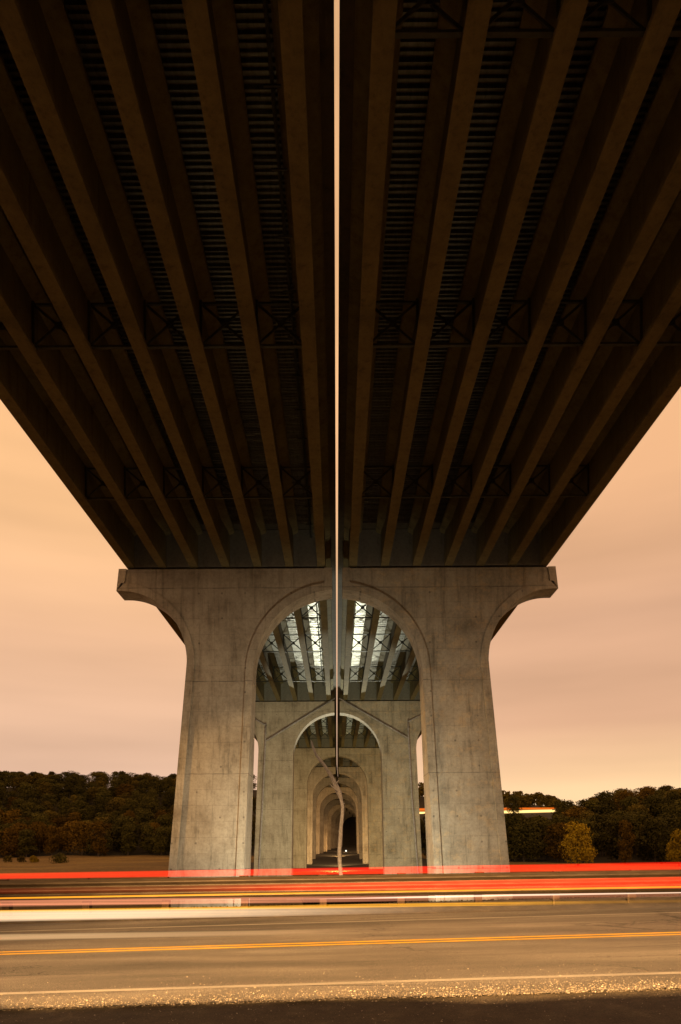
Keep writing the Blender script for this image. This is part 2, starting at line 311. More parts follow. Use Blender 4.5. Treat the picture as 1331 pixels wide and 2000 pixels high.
# ------------------------------------------------------------------ terrain
G, B = 0.0253-0.006, 0.0277           # road grade and skew
def road_y(Y0, X): return Y0 + B * X
def road_z(X): return G * max(-150, min(150, X))
FLOOR = [(26,-4.9),(120,-4.9),(200,-3.9),(240,-2.6),(300,-1.9),(400,-0.3),(470,1.5),(700,8)]
T_L = [(-0.6,0.113),(-0.5,0.1115),(-0.37,0.110),(-0.24,0.104),(-0.12,0.106),(0.0,0.10),(0.15,0.085)]
def xcurve(Y): return 0.0 if Y < 200 else 8.3*((Y-200)/220.0)**2 if Y < 480 else 8.3*((280)/220.0)**2 + (Y-480)*0.096
def terr(X, Y):
    rz = road_z(X)
    if Y < -3: return rz + (5.89 + 0.03*math.sin(X*0.9) + 0.03*math.sin(X*2.3+1) + 0.02*math.sin(X*5.1))*sm((-3-Y)/3.2)  # unseen bank behind the viewer, shaped to cast the foreground shadow
    if Y <= 17.2: return rz - 0.022 + (0.16*sm((Y-15.4)/1.2)) - (0.16*sm((6.4-Y)/3.0))
    fl = interp(FLOOR, Y) + H
    a = X / max(Y, 30.0)
    # left and centre ridge
    tl = interp(T_L, a)
    zl = fl + sm((Y-235)/175.0) * (max(0, (tl-0.022)*410) + H - fl)
    # right: wooded rise, road bench, far ridge
    hi = sm((a-0.315)/0.045)
    tr = interp([(0.3,0.063),(0.335,0.070),(0.37,0.074),(0.42,0.083),(0.5,0.087),(0.6,0.088)], a)
    z1 = fl + sm((Y-175)/120.0) * ((tr-0.042)*300 + H - fl)
    z1 = lerp(z1, z1 + 4, sm((Y-300)/300))
    tf = interp([(0.1,0.088),(0.13,0.087),(0.25,0.0760),(0.29,0.0735),(0.33,0.068),(0.4,0.062)], a)
    z2 = fl + sm((Y-300)/125.0) * (0.0478*430 + H - fl)
    z2 = lerp(z2, (tf-0.014)*600 + H, sm((Y-455)/140.0))
    zr = lerp(z2, z1, hi)
    wv = sm((a-0.075)/0.03)
    z = lerp(zl, zr, wv)
    # valley under the bridge
    d = abs(X - xcurve(Y))
    z = lerp(lerp(z, fl, 1-sm((d-22)/22.0)), z, sm((Y-462)/25.0))
    n = 0.35*math.sin(X*0.071+1.3)*math.cos(Y*0.053) + 0.2*math.sin(X*0.19+Y*0.11)
    z += n * sm((Y-40)/60)
    return lerp(rz + 0.10, z, sm((Y-17.2)/9.5))
xs = [-1500,-1000,-700,-520] + [x for x in range(-420, -60, 8)] + [x*3 for x in range(-20, -5)] + [x*0.5 for x in range(-29, 30)] + [x*3 for x in range(5, 21)] + [x for x in range(68, 430, 8)] + [520,700,1000,1500]
ys = [-600,-200,-60,-20,-12,-8,-6.2,-5.5,-5,-4.5,-4,-3.5,-3,0,2,3.4,4.2,5,5.7,6.4,8,12,15.4,15.8,16.2,16.6,17.2,18,19,20,21,22,23,24.5,26,29,33,38,45,52,60] + [70+10*i for i in range(62)] + [750,900,1200,2000,3500]
mb = MB(); nx = len(xs)
mb.v = [(x, y, terr(x, y)) for y in ys for x in xs]
mb.f = [(j*nx+i, j*nx+i+1, (j+1)*nx+i+1, (j+1)*nx+i) for j in range(len(ys)-1) for i in range(nx-1)]
g = mb.build('ground', M['field'], smooth=True); g.data.materials.append(M['soil']); g.data.materials.append(M['litter_and_shade']); tag(g, kind='structure')
for k, pl in enumerate(g.data.polygons):
    yy_, xx_ = ys[k // (nx-1)], xs[k % (nx-1)]
    if yy_ < 18.5: pl.material_index = 1
    elif yy_ > 125 and abs(xx_-xcurve(yy_)) < 26: pl.material_index = 2  # shade under the arches put into the ground colour, against lamp glare
    elif yy_ >= 240 and abs(xx_-xcurve(yy_)) > 30 or (xx_/yy_ > 0.2 and yy_ > 168): pl.material_index = 2

# ------------------------------------------------------------------ road
def strip(y0, y1, dz, x0=-120, x1=120, step=4.0, wav=0.0, name='s', mat=None, seed=0):
    mb = MB(); n = int((x1-x0)/step); rr = random.Random(seed)
    for i in range(n+1):
        X = x0 + i*step; j = rr.uniform(-wav, wav)
        mb.v += [(X, road_y(y0, X)+j, road_z(X)+dz), (X, road_y(y1, X)+(rr.uniform(-wav, wav) if wav else 0), road_z(X)+dz)]
    mb.f = [(2*i, 2*i+2, 2*i+3, 2*i+1) for i in range(n)]
    return mb.build(name, mat)
def dline(y): return F*H/(y-1656.0)
Yn, Yy, Yf = dline(1921), dline(1843), dline(1801.5)
rd = strip(7.05, 15.75, 0.0, wav=0.05, step=0.25, name='road', mat=M['asphalt'], seed=4, x0=-60, x1=60); tag(rd, kind='structure')
tag(strip(Yn-0.06, Yn+0.06, 0.004, name='road_edge_line', mat=M['white_paint']), kind='structure')
tag(strip(Yf-0.06, Yf+0.06, 0.004, name='road_edge_line', mat=M['white_paint']), kind='structure')
yl = MB()
for a, b in ((Yy-0.19, Yy-0.07), (Yy+0.07, Yy+0.19)):
    n0 = len(yl.v)
    for i in range(61):
        X = -120 + 4*i; yl.v += [(X, road_y(a, X), road_z(X)+0.004), (X, road_y(b, X), road_z(X)+0.004)]
    yl.f += [(n0+2*i, n0+2*i+2, n0+2*i+3, n0+2*i+1) for i in range(60)]
tag(yl.build('road_centre_line', M['yellow_paint']), kind='structure')

# pebbles on the near shoulder
rr = random.Random(11); pb = MB()
for i in range(10000):
    X = rr.uniform(-5.5, 5.5)
    if rr.random() < 0.8: yy = 6.95 + abs(rr.gauss(0, 0.30))
    else: yy = rr.uniform(5.6, 7.6)
    if rr.random() < 0.04: yy = rr.uniform(7.5, 8.6)
    s = rr.uniform(0.003, 0.010) * (1.7 if rr.random() < 0.06 else 1); z = road_z(X) + (0.0 if yy > 6.95 else -0.015 - 0.10*sm((6.6-yy)/2)) + s*0.3
    P = Vector((X, road_y(yy, X), z)); q = [Vector((rr.uniform(.6,1.2),0,0)), Vector((0,rr.uniform(.6,1.2),0)), Vector((-rr.uniform(.6,1.2),0,0)), Vector((0,-rr.uniform(.6,1.2),0)), Vector((rr.uniform(-.3,.3),rr.uniform(-.3,.3),rr.uniform(.5,.9)))]
    th = rr.uniform(0, 6.28); rot = Matrix.Rotation(th, 3, 'Z')
    pb.add([P + rot @ (v*s) for v in q], [(0,1,4),(1,2,4),(2,3,4),(3,0,4)])
tag(pb.build('gravel', M['pebble']), 'loose pale gravel scattered along the near edge of the asphalt', 'gravel', kind='stuff')

# ------------------------------------------------------------------ guardrails
def beam(mbx, x0, x1, yfun, zfun, humps, hgt, flip=1):
    n = humps*8; prof = []
    for i in range(n+1):
        u = i/n; d = 0.045*(1-math.cos(2*math.pi*humps*u))
        prof.append((-d*flip, -hgt*u))
    k = len(prof); m_ = int((x1-x0)/1.905)+1
    for i in range(m_+1):
        X = x0 + (x1-x0)*i/m_
        for off in (0, 0.006*flip):
            mbx.v += [(X, yfun(X)+a+off, zfun(X)+b) for a, b in prof]
    for i in range(m_):
        for o in (0, 1):
            b0 = (2*i+o)*k; b1 = (2*i+2+o)*k
            mbx.f += [(b0+j, b1+j, b1+j+1, b0+j+1) for j in range(k-1)]
        b0 = 2*i*k; b1 = (2*i+2)*k
        mbx.f += [(b0, b0+k, b1+k, b1), (b0+k-1, b1+k-1, b1+2*k-1, b0+2*k-1)]
GR = empty('guardrail', (0, 16.4, 0)); tag(GR, 'long brown steel guardrail on timber posts along the far side of the road', 'guardrail')
gy = lambda X: 16.4 + B*X - 16.4
ztop = lambda X: H - (1710-1656)*16.4/F + 0.0085*X
b_ = MB(); beam(b_, -60, 60, lambda X: B*X, ztop, 3, 0.52); o = b_.build('rail', M['rail'], GR, True)
for i in range(-30, 32):
    X = (773-658.5)*16.4/F + 1.905*i
    if abs(X) > 58: continue
    pm = MB(); pm.box(X-0.085, X+0.085, B*X+0.17, B*X+0.36, road_z(X)-0.5, ztop(X)-0.01); pm.build('post', M['timber'], GR)
    pm = MB(); pm.box(X-0.10, X+0.10, B*X+0.012, B*X+0.166, ztop(X)-0.40, ztop(X)+0.025); pm.build('block', M['timber'], GR)
    if i % 2 == 0:
        pm = MB(); pm.box(X-0.62, X-0.50, B*X-0.012, B*X-0.004, ztop(X)-0.20, ztop(X)-0.165); pm.build('reflector', M['reflector'], GR)
# delineators on the far verge
for (px, lab) in ((1073, 'thin white marker post below the guardrail, the left one of two'), (1222, 'thin white marker post below the guardrail, the right one of two')):
    X = (px-658.5)*15.95/F; o = MB(); zb = terr(X, 15.95)
    o.box(X-0.022, X+0.022, 15.95+B*X, 15.97+B*X, zb-0.05, zb+0.26); q = o.build('marker_post', M['rail']); tag(q, lab, 'marker post', 'marker posts below the guardrail')

# weeds behind the rail
rr = random.Random(5); wd = MB()
for i in range(9000):
    X = rr.uniform(-14, 14) if i % 3 else rr.uniform(-1.0, 1.6); yy = rr.uniform(17.3, 19.6) if i % 3 else rr.uniform(17.4, 18.4)
    z = terr(X, yy); h = rr.uniform(0.03, 0.14) * (1.9 if i % 3 == 0 else 0.45); P = Vector((X, yy, z)); d = Vector((rr.uniform(-1,1), rr.uniform(-1,1), 0))*0.035; l = Vector((rr.uniform(-.5,.5)*h, rr.uniform(-.5,.5)*h, h))
    wd.add([P-d, P+d, P+l+d*0.3, P+l-d*0.3], [(0,1,2,3)])
tag(wd.build('weeds', M['weed']), 'low green weeds growing on the bank behind the guardrail', 'weeds', kind='stuff')

# ------------------------------------------------------------------ bridge piers
DEP = [53.0, 101.4, 149.0, 184.0, 212.0, 246.0, 278.0, 311.0, 344.0, 377.0, 410.0, 443.0]
CAPZ = 21.80; ZC_O = 14.58; A_O, B_O = 5.08, 5.5; ZC_I = 13.5; R_I = 6.60; BOT = -12.0
SLOPE = [0.064, 0.036, 2.0]     # outer lean, inner lean, front batter
def xo(z): return 11.76 + (ZC_O - z)*SLOPE[0]
def xi(z): return 6.60 + (ZC_I - z)*SLOPE[1]
def yfr(z): return -SLOPE[2]*max(0, (14.0-z)/16.0)
def ybk(z): return 2.05 + 0.1*max(0, (14.0-z)/16.0)
def outer_path(o):
    p = [(xo(z)-o, z) for z in (BOT, -4, 0, 4, 8, 12, 14.0)]
    p += [(16.83-(A_O+o)*math.cos(t), ZC_O+(B_O+o)*math.sin(t)) for t in [math.pi/2*i/24 for i in range(25)]]
    return p + [(17.20-o, ZC_O+B_O+o), (17.00-o, CAPZ)]
def inner_path(o, e=0.40):
    p = [(xi(z)+o, z) for z in (BOT, -4, 0, 4, 8, 12, 13.2)]
    tmax = math.acos((e+o)/(R_I+o))
    p += [((R_I+o)*math.cos(t), ZC_I+(R_I+o)*math.sin(t)) for t in [tmax*i/28 for i in range(29)]]
    return p + [(e+o, CAPZ)]
def make_pier(side):
    mb = MB()
    def strip_solid(P, Q, f0, f1):
        n = len(P); vs = []
        for (a, za), (b, zb) in zip(P, Q):
            vs += [(a, yfr(za)+f0, za), (b, yfr(zb)+f0, zb), (b, ybk(zb)-f1, zb), (a, ybk(za)-f1, za)]
        fs = [(0,3,2,1), (4*n-4,4*n-3,4*n-2,4*n-1)]
        for i in range(n-1):
            for k in range(4): fs.append((4*i+k, 4*i+(k+1) % 4, 4*i+4+(k+1) % 4, 4*i+4+k))
        mb.add(vs, fs)
    strip_solid(outer_path(0), outer_path(0.60), 0, 0)
    strip_solid(inner_path(0), inner_path(0.60), 0, 0)
    # panel body: rows between the middles of both bands, set back 0.12
    o = 0.3; op = outer_path(o); ip = inner_path(o)
    zs = sorted(set([round(z, 4) for _, z in op + ip] + [BOT, CAPZ-0.003]))
    zs = [z for z in zs if z <= CAPZ-0.003]
    def at(path, z):
        for (x0, z0), (x1, z1) in zip(path, path[1:]):
            if z0 <= z <= z1 and z1 > z0: return x0 + (x1-x0)*(z-z0)/(z1-z0)
        return path[-1][0]
    n = len(zs); vs = []
    for z in zs:
        a = at(ip, z); b = at(op, z)
        vs += [(a, yfr(z)+0.12, z), (b, yfr(z)+0.12, z), (b, ybk(z)-0.12, z), (a, ybk(z)-0.12, z)]
    fs = [(0,3,2,1), (4*n-4,4*n-3,4*n-2,4*n-1)]
    for i in range(n-1):
        for k in range(4): fs.append((4*i+k, 4*i+(k+1) % 4, 4*i+4+(k+1) % 4, 4*i+4+k))
    mb.add(vs, fs)
    # ledge at the springing joint
    mb.v = [(side*x, y, z+H) for x, y, z in mb.v]
    o_ = mb.build('bridge_pier', M['pier_right'] if side > 0 else M['pier_left']); recalc(o_)
    for k in range(7):
        b = MB(); x = side*(1.24+2.482*k); b.box(x-0.24, x+0.24, 0.35, 1.75, CAPZ+H-0.01, CAPZ+H+0.18); b.build('bearing', M['frame'], o_)
    return o_
ORD = ['nearest', 'second', 'third', 'fourth', 'fifth', 'sixth', 'seventh', 'eighth', 'ninth', 'tenth', 'eleventh', 'twelfth']
heads = []
for i, D in enumerate(DEP):
    nxt = D + 1.0; heads.append(-math.atan((xcurve(nxt)-xcurve(D-1))/2.0))
for s, sn in ((-1, 'left'), (1, 'right')):
    SLOPE[:] = [0.064, 0.036, 2.0]; first = make_pier(s)
    SLOPE[:] = [0.036, 0.014, 1.2]; proto = make_pier(s); kids = list(proto.children)
    for i, D in enumerate(DEP):
        o = first if i == 0 else proto if i == 1 else copy_thing(proto, kids)
        o.location = (xcurve(D), D, 0); o.rotation_euler = (0, 0, heads[i])
        lab = ('broad pale concrete pier with curved cap, %s in the %s row under the bridge' % (ORD[i], sn))
        if i == 0: lab = 'nearest and tallest looking %s concrete pier with cantilevered cap behind the road' % sn
        if i == 1: lab = 'second %s concrete pier with a slanting drain pipe across its front' % sn
        tag(o, lab, 'bridge pier', 'concrete piers of the twin bridge')

# ------------------------------------------------------------------ deck spans
GB = CAPZ + 0.17 + H      # underside of girders
SP = 2.482
def girder_mesh(L, blocks=((0,2.2),)):
    def sec(y, wb):
        h = [(-0.315,0),(0.315,0),(0.315,0.20),(wb,0.42),(wb,2.45),(0.62,2.60),(0.70,2.66),(0.70,2.86),(-0.70,2.86),(-0.70,2.66),(-0.62,2.60),(-wb,2.45),(-wb,0.42),(-0.315,0.20)]
        return [(x, y, z) for x, z in h]
    ss = [(0.02,0.31),(1.6,0.31),(3.4,0.10),(L-3.4,0.10),(L-1.6,0.31),(L-0.02,0.31)]
    mb = MB(); n = 14
    for y, wb in ss: mb.v += sec(y, wb)
    for i in range(len(ss)-1):
        mb.f += [(i*n+k, i*n+(k+1) % n, (i+1)*n+(k+1) % n, (i+1)*n+k) for k in range(n)]
    mb.f += [tuple(range(n-1,-1,-1)), tuple((len(ss)-1)*n+k for k in range(n))]
    o = MB(); o.v = mb.v; o.f = mb.f
    return o
def make_span(side, L, frames, conduit=False, plates=None):
    root = empty('bridge_span')
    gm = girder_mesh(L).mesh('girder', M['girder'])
    fm = MB(); xh = SP/2-0.70-0.004; prof = []
    y = 1.7; p_ = 0.25; d = 0.075
    while y < L-1.9:
        prof += [(y, 0), (y+p_*0.38, 0), (y+p_*0.5, d), (y+p_*0.88, d)]; y += p_
    for yy, zz in prof: fm.v += [(-xh, yy, 2.80+zz), (xh, yy, 2.80+zz)]
    fm.f = [(2*i, 2*i+1, 2*i+3, 2*i+2) for i in range(len(prof)-1)]
    yy = 2.2
    while yy < L-2.2: fm.box(-xh, xh, yy, yy+0.05, 2.765, 2.797); yy += 0.75
    fmesh = fm.mesh('form_panel', M['form_shaded' if plates or L > 55 else 'form'])
    cf = MB(); wv = SP/2-0.112; T = 0.11
    cf.bar((-wv,0,0.36),(wv,0,0.36),0.09,0.14); cf.bar((-wv,0.06,2.30),(wv,0.06,2.30),0.08,0.12)
    cf.bar((-wv+.05,-0.08,0.40),(-wv+.05,-0.08,2.34),0.10,0.10); cf.bar((wv-.05,-0.08,0.40),(wv-.05,-0.08,2.34),0.10,0.10)
    cf.bar((-wv+.1,-0.02,0.44),(wv-.1,-0.02,2.24),0.10,0.05); cf.bar((-wv+.1,0.05,2.24),(wv-.1,0.05,0.44),0.10,0.05)
    cf.box(-0.16,0.16,0.0,0.03,1.18,1.50)
    cmesh = cf.mesh('cross_frame', M['frame'])
    dm = MB(); dm.box(-SP/2+0.318, SP/2-0.318, 0.35, 0.75, 0.02, 2.84); dmesh = dm.mesh('end_diaphragm', M['diaphragm'])
    def part(me, name, loc):
        o = bpy.data.objects.new(name, me); COL.objects.link(o); o.parent = root; o.location = loc; return o
    for k in range(7):
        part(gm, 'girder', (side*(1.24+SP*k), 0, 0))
        if k < 6:
            xc = side*(1.24+SP*(k+0.5))
            part(fmesh, 'form_panel', (xc, 0, 0))
            for y in frames: part(cmesh, 'cross_frame', (xc, y, 0))
            part(dmesh, 'end_diaphragm', (xc, 0.1, 0)); part(dmesh, 'end_diaphragm', (xc, L-1.2, 0))
    sl = MB(); a, b = 0.085, 17.0
    sl.v = []; z0, z1 = 2.90, 3.16
    sl.box(min(side*a, side*b), max(side*a, side*b), 0, L, z0, z1); sl.build('deck_slab', M['slab'], root)
    for x0, x1 in ((a, a+0.38), (b-0.38, b)):
        q = MB(); q.box(min(side*x0, side*x1), max(side*x0, side*x1), 0, L, z1+0.003, z1+1.05); q.build('parapet', M['slab'], root)
    if conduit:
        q = MB(); q.tube([(side*2.05, 1, 2.2), (side*2.05, L-1, 2.2)], 0.07, 8)
        y = 2.0
        while y < L-2: q.box(side*2.05-0.28, side*2.05+0.28, y-0.03, y+0.03, 2.06, 2.12); y += 2.65
        q.build('conduit', M['frame'], root)
    if plates:
        for k in range(7):
            x = side*(1.24+SP*k); q = MB(); q.box(x-0.19, x+0.19, plates-0.26, plates+0.26, -0.014, -0.003); q.build('splice_plate', M['rust'], root)
    return root
LOC = lambda D: (xcurve(D), D)
Y0 = 54.0; SPAN_L = 48.4
st = [-7.0] + [D+1.0 for D in DEP] + [477.0]
for s, sn in ((-1, 'left'), (1, 'right')):
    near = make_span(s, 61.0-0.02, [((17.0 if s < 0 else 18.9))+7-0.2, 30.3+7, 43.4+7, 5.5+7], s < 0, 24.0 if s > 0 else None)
    near.location = (0, -7.0, GB)
    bk = MB(); bk.box(*sorted((s*0.085, s*17.0)), -62, -7.02, GB+2.2, GB+3.1); tag(bk.build('bridge_deck', M['slab']), '%s bridge deck continuing overhead behind the viewer' % sn, 'bridge deck')
    tag(near, 'nearest %s bridge deck overhead, dark girders fanning out above the road' % sn, 'bridge deck', 'deck spans of the twin bridge')
    proto = make_span(s, SPAN_L, [12.2, 23.5, 37.3], s < 0); kids = list(proto.children)
    for i in range(1, len(st)-1):
        o = proto if i == 1 else copy_thing(proto, kids)
        ya, yb = st[i], st[i+1]; xa, xb = xcurve(ya), xcurve(yb); ln = math.hypot(xb-xa, yb-ya)
        o.location = (xa, ya, GB); o.rotation_euler = (0, 0, -math.atan2(xb-xa, yb-ya)); o.scale = (1, (ln-0.02)/SPAN_L, 1)
        tag(o, ('%s bridge deck seen through the arches, resting just behind the %s pier' % (sn, ORD[i-1])) if i > 1 else ('%s bridge deck with brightly lit steel strips seen through the big arch' % sn), 'bridge deck', 'deck spans of the twin bridge')
# abutment closing the far end
ab = MB(); ab.box(-16.5, 16.5, 0, 3, -1, GB+2.8-0.0); o = ab.build('abutment', M['pier_left']); o.location = (xcurve(479)+0.3, 480, 0); o.rotation_euler = (0,0,-0.096)
tag(o, 'dark concrete abutment at the far end of the arches', 'abutment')

# drain pipes on the second pair of piers
def pp(px, y, D): return ((px-658.5)*D/F, D, H + (1656-y)*D/F)
for s, sn, main, side_, down in (
    (-1, 'left', [(654,1364),(520,1446)], [(497,1403),(510,1411),(519,1416)], [(519,1412),(518,1450),(513,1560),(505.5,1705),(502,1770)]),
    (1, 'right', [(663,1364),(796,1442)], [(822,1398),(806,1406),(797,1411)], [(797,1407),(798,1442),(803,1560),(813,1705),(817,1770)])):
    r = empty('drain_pipe', pp(down[-1][0], down[-1][1], 100.9)); base = Vector(r.location)
    tag(r, 'grey drain pipe running down the front of the second %s pier' % sn, 'drain pipe', 'drain pipes on the second piers')
    def yat(z): return 101.4 + yfr(z-H) - 0.17
    def P3(pts):
        out = []
        for px, y in pts:
            q = pp(px, y, 101.2); out.append(Vector((q[0], yat(q[2]), q[2])) - base)
        return out
    for nm, pts, rad in (('downpipe', down, 0.115), ('slanting_pipe', main, 0.12), ('side_pipe', side_, 0.10)):
        q = MB(); P = P3(pts); q.tube(P, rad, 10)
        for a, b in zip(P, P[1:]):
            n = max(1, int((b-a).length/1.9))
            for k in range(n):
                c = a.lerp(b, (k+0.5)/n); d = (b-a).normalized()
                q.tube([c-d*0.06, c+d*0.06], rad*1.35, 10)
        q.build(nm, M['pipe'], r, True)

# ------------------------------------------------------------------ bare leaning trunk behind the rail
DT = 24.0
def pt(px, y, D=DT, dy=0): v = pp(px, y, D); return Vector((v[0], v[1]+dy, v[2]))
dead = empty('dead_tree', pt(663, 1800)); base = Vector(dead.location)
main = [(664,1860,5.2),(663,1790,5.0),(660,1740,4.9),(657,1700,4.7),(655.5,1685,4.8),(655,1660,4.5),(657,1640,4.6),(658.5,1615,4.1),(661,1592,3.9),(662,1576,3.9),(659,1562,3.7),(655,1548,3.6),(650.5,1538,3.7),(647,1530,3.2),(640,1516,2.6),(633,1505,2.3),(624,1492,2.1),(617,1484,2.0),(610.5,1475,1.6),(607.5,1466,1.5),(604,1458,1.4),(603,1451,0.9),(600.5,1446,0.35)]
mb = MB(); rr = random.Random(3)
mb.tube([pt(x+0.0, y, dy=0.15*math.sin(y*0.05))-base for x, y, r in main], [(0.86 if y > 1560 else 1.45)*r*DT/F for x, y, r in main], 10); o = mb.build('trunk', M['deadwood'], dead, True)
for br in ([(651,1546,1.3),(646,1540,1.1),(641,1536,0.8),(637,1531,0.35)], [(648,1531,1.9),(652,1528,1.3),(654.5,1524,0.9)], [(662,1574,1.6),(665,1570,0.6),(666.5,1568,0.3)], [(657,1628,2.2),(654.5,1622,1.3)], [(603.6,1457,1.0),(601.8,1453,0.5),(601.5,1450,0.3)]):
    q = MB(); q.tube([pt(x, y)-base for x, y, r in br], [r*DT/F for x, y, r in br], 7); q.build('branch', M['deadwood'], dead, True)
tag(dead, 'bare bleached dead tree trunk bending up in front of the arches', 'dead tree')

# small lamp far under the bridge
X, Y = (675.5-658.5)*262/F, 262.0
lp = empty('ground_lamp', (X, Y, terr(X, Y))); tag(lp, 'tiny glaring white lamp on a low post far under the arches', 'lamp')
zl = H - (1662.5-1656)*Y/F - terr(X, Y)
q = MB(); q.box(-0.08, 0.08, 0.02, 0.18, -0.4, zl); q.build('post', M['frame'], lp)
q = MB()
for i in range(9):
    for j in range(12):
        a = math.pi*i/8; b = 2*math.pi*j/12; q.v.append((0.36*math.sin(a)*math.cos(b), 0.36*math.sin(a)*math.sin(b)-0.2, zl+0.36*math.cos(a)))
q.f = [(i*12+j, i*12+(j+1) % 12, (i+1)*12+(j+1) % 12, (i+1)*12+j) for i in range(8) for j in range(12)]
q.build('globe', glow('lamp_glow', (1.0,0.95,0.8), 3.0, 3.0, -1, 1, 0.0, False), lp, True)

# ------------------------------------------------------------------ trees
def crown_geo(mb, rr, h, wdt, nleaf, leaf, off=(0,0,0), trunk_h=0.25, lobes=11):
    L = []
    for i in range(lobes):
        t = rr.random(); z = h*(trunk_h + (1-trunk_h)*(0.15+0.75*t)); rad = wdt*0.5*(1.0-0.62*abs(t-0.42)**1.2*1.4)
        a = rr.uniform(0, 6.283); d = rad*rr.uniform(0.15, 0.72)
        L.append((Vector((math.cos(a)*d, math.sin(a)*d, z)), wdt*rr.uniform(0.17, 0.30)))
    L.append((Vector((0,0,h*0.86)), wdt*0.22))
    off = Vector(off)
    for i in range(nleaf):
        c, r = L[rr.randrange(len(L))]
        while True:
            v = Vector((rr.gauss(0,1), rr.gauss(0,1), rr.gauss(0,1)))
            if v.length > 0.1: break
        v.normalize()
        if v.z < -0.5 and rr.random() < 0.6: v.z = -v.z
        P = c + Vector((v.x, v.y, v.z*0.85))*r*(rr.uniform(0.72, 1.12))
        n = (v + Vector((rr.uniform(-1,1), rr.uniform(-1,1), rr.uniform(-1,1)))*0.75).normalized()
        u = n.orthogonal().normalized(); u.rotate(Matrix.Rotation(rr.uniform(0, 6.28), 3, n)); w_ = n.cross(u)
        s = leaf*rr.uniform(0.55, 1.3)
        P = P + off
        mb.add([P-u*s-w_*s*0.6, P+u*s*0.8-w_*s*0.7, P+u*s+w_*s*0.6, P-u*s*0.7+w_*s*0.8], [(0,1,2,3)])
def trunk_geo(mb, rr, h, off=(0,0,0)):
    o = Vector(off); mb.tube([o+Vector((0,0,-1.0)), o+Vector((rr.uniform(-.1,.1),0,h*0.3)), o+Vector((rr.uniform(-.3,.3),rr.uniform(-.3,.3),h*0.78))], [0.028*h, 0.020*h, 0.006*h], 7)
    for k in range(5):
        a = rr.uniform(0, 6.28); z = h*rr.uniform(0.28, 0.6)
        mb.tube([o+Vector((0,0,z)), o+Vector((math.cos(a)*h*0.13, math.sin(a)*h*0.13, z+h*0.12)), o+Vector((math.cos(a)*h*0.24, math.sin(a)*h*0.24, z+h*0.27))], [0.010*h, 0.007*h, 0.003*h], 5)
rr = random.Random(21)
shapes = [(12, 11.0), (12, 9.0), (12, 12.5), (12, 7.0), (12, 10.0)]
protos = {}
for si, (h, wd_) in enumerate(shapes):
    cm = MB(); crown_geo(cm, rr, h, wd_, 3400, 0.25, lobes=15+2*si, trunk_h=0.02); tm = MB(); trunk_geo(tm, rr, h)
    tme = tm.mesh('trunk', M['bark'])
    for key in ('leaf_dark', 'leaf_olive', 'leaf_orange', 'leaf_yellow'):
        protos[(si, key)] = (cm.mesh('crown', M[key]), tme)
KIND = {'leaf_dark': 'dark green', 'leaf_olive': 'olive green', 'leaf_orange': 'orange brown', 'leaf_yellow': 'yellow'}
def tree(X, Y, h, key, label, group=None, si=None, wide=1.0, sink=0.0):
    si = rr.randrange(5) if si is None else si; cme, tme = protos[(si, key)]
    o = empty('broadleaf_tree', (X, Y, terr(X, Y)-sink), rr.uniform(0, 6.28)); k = h/12.0; o.scale = (k*wide, k*wide, k)
    tag(o, label, 'tree', group)
    for n, me in (('crown', cme), ('trunk', tme)):
        c = bpy.data.objects.new(n, me); COL.objects.link(c); c.parent = o
    return o
def scatter(n, af, Yr, mind, fn, tries=6000):
    pts = []
    for _ in range(tries):
        if len(pts) >= n: break
        Y = math.sqrt(rr.uniform(Yr[0]**2, Yr[1]**2)); a = rr.uniform(*af); X = a*Y
        md = mind * (0.78 + 0.45*(Y-Yr[0])/(Yr[1]-Yr[0]))
        if all((X-x)**2+(Y-y)**2 > md*md for x, y in pts): pts.append((X, Y)); fn(X, Y, a)
    return len(pts)
def left_tree(X, Y, a):
    front = Y < 285; q = rr.random()
    key = ('leaf_dark' if q < 0.5 else 'leaf_olive' if q < 0.72 else 'leaf_orange') if front else ('leaf_dark' if q < 0.72 else 'leaf_olive' if q < 0.97 else 'leaf_orange')
    if front and a < -0.37 and rr.random() < 0.35: key = 'leaf_orange'
    h = rr.uniform(9, 13) if front else rr.uniform(8.0, 10.5)
    tree(X, Y, h, key, 'one of the %s leaved trees in the wood on the left hillside' % KIND[key], '%s trees on the left hillside' % KIND[key], wide=rr.uniform(0.8, 1.2) if front else rr.uniform(1.0, 1.4))
nl = scatter(215, (-0.56, -0.222), (238, 415), 7.0, left_tree)
nl += scatter(7, (-0.135, -0.10), (240, 400), 8, left_tree)
def right_tree(X, Y, a):
    q = rr.random(); key = 'leaf_dark' if q < 0.68 else 'leaf_olive' if q < 0.93 else 'leaf_orange'
    h = rr.uniform(9.5, 12.5)
    if a < 0.335:
        top = 0.046*Y + H; h = min(h, top - terr(X, Y))
        if h < 7.5: return
    tree(X, Y, h, key, 'one of the %s leaved trees in the wood on the right bank' % KIND[key], '%s trees on the right bank' % KIND[key], wide=rr.uniform(0.95, 1.35))
nr = scatter(118, (0.228, 0.56), (168, 330), 8.3, right_tree)
nr += scatter(5, (0.105, 0.14), (240, 330), 9, right_tree)
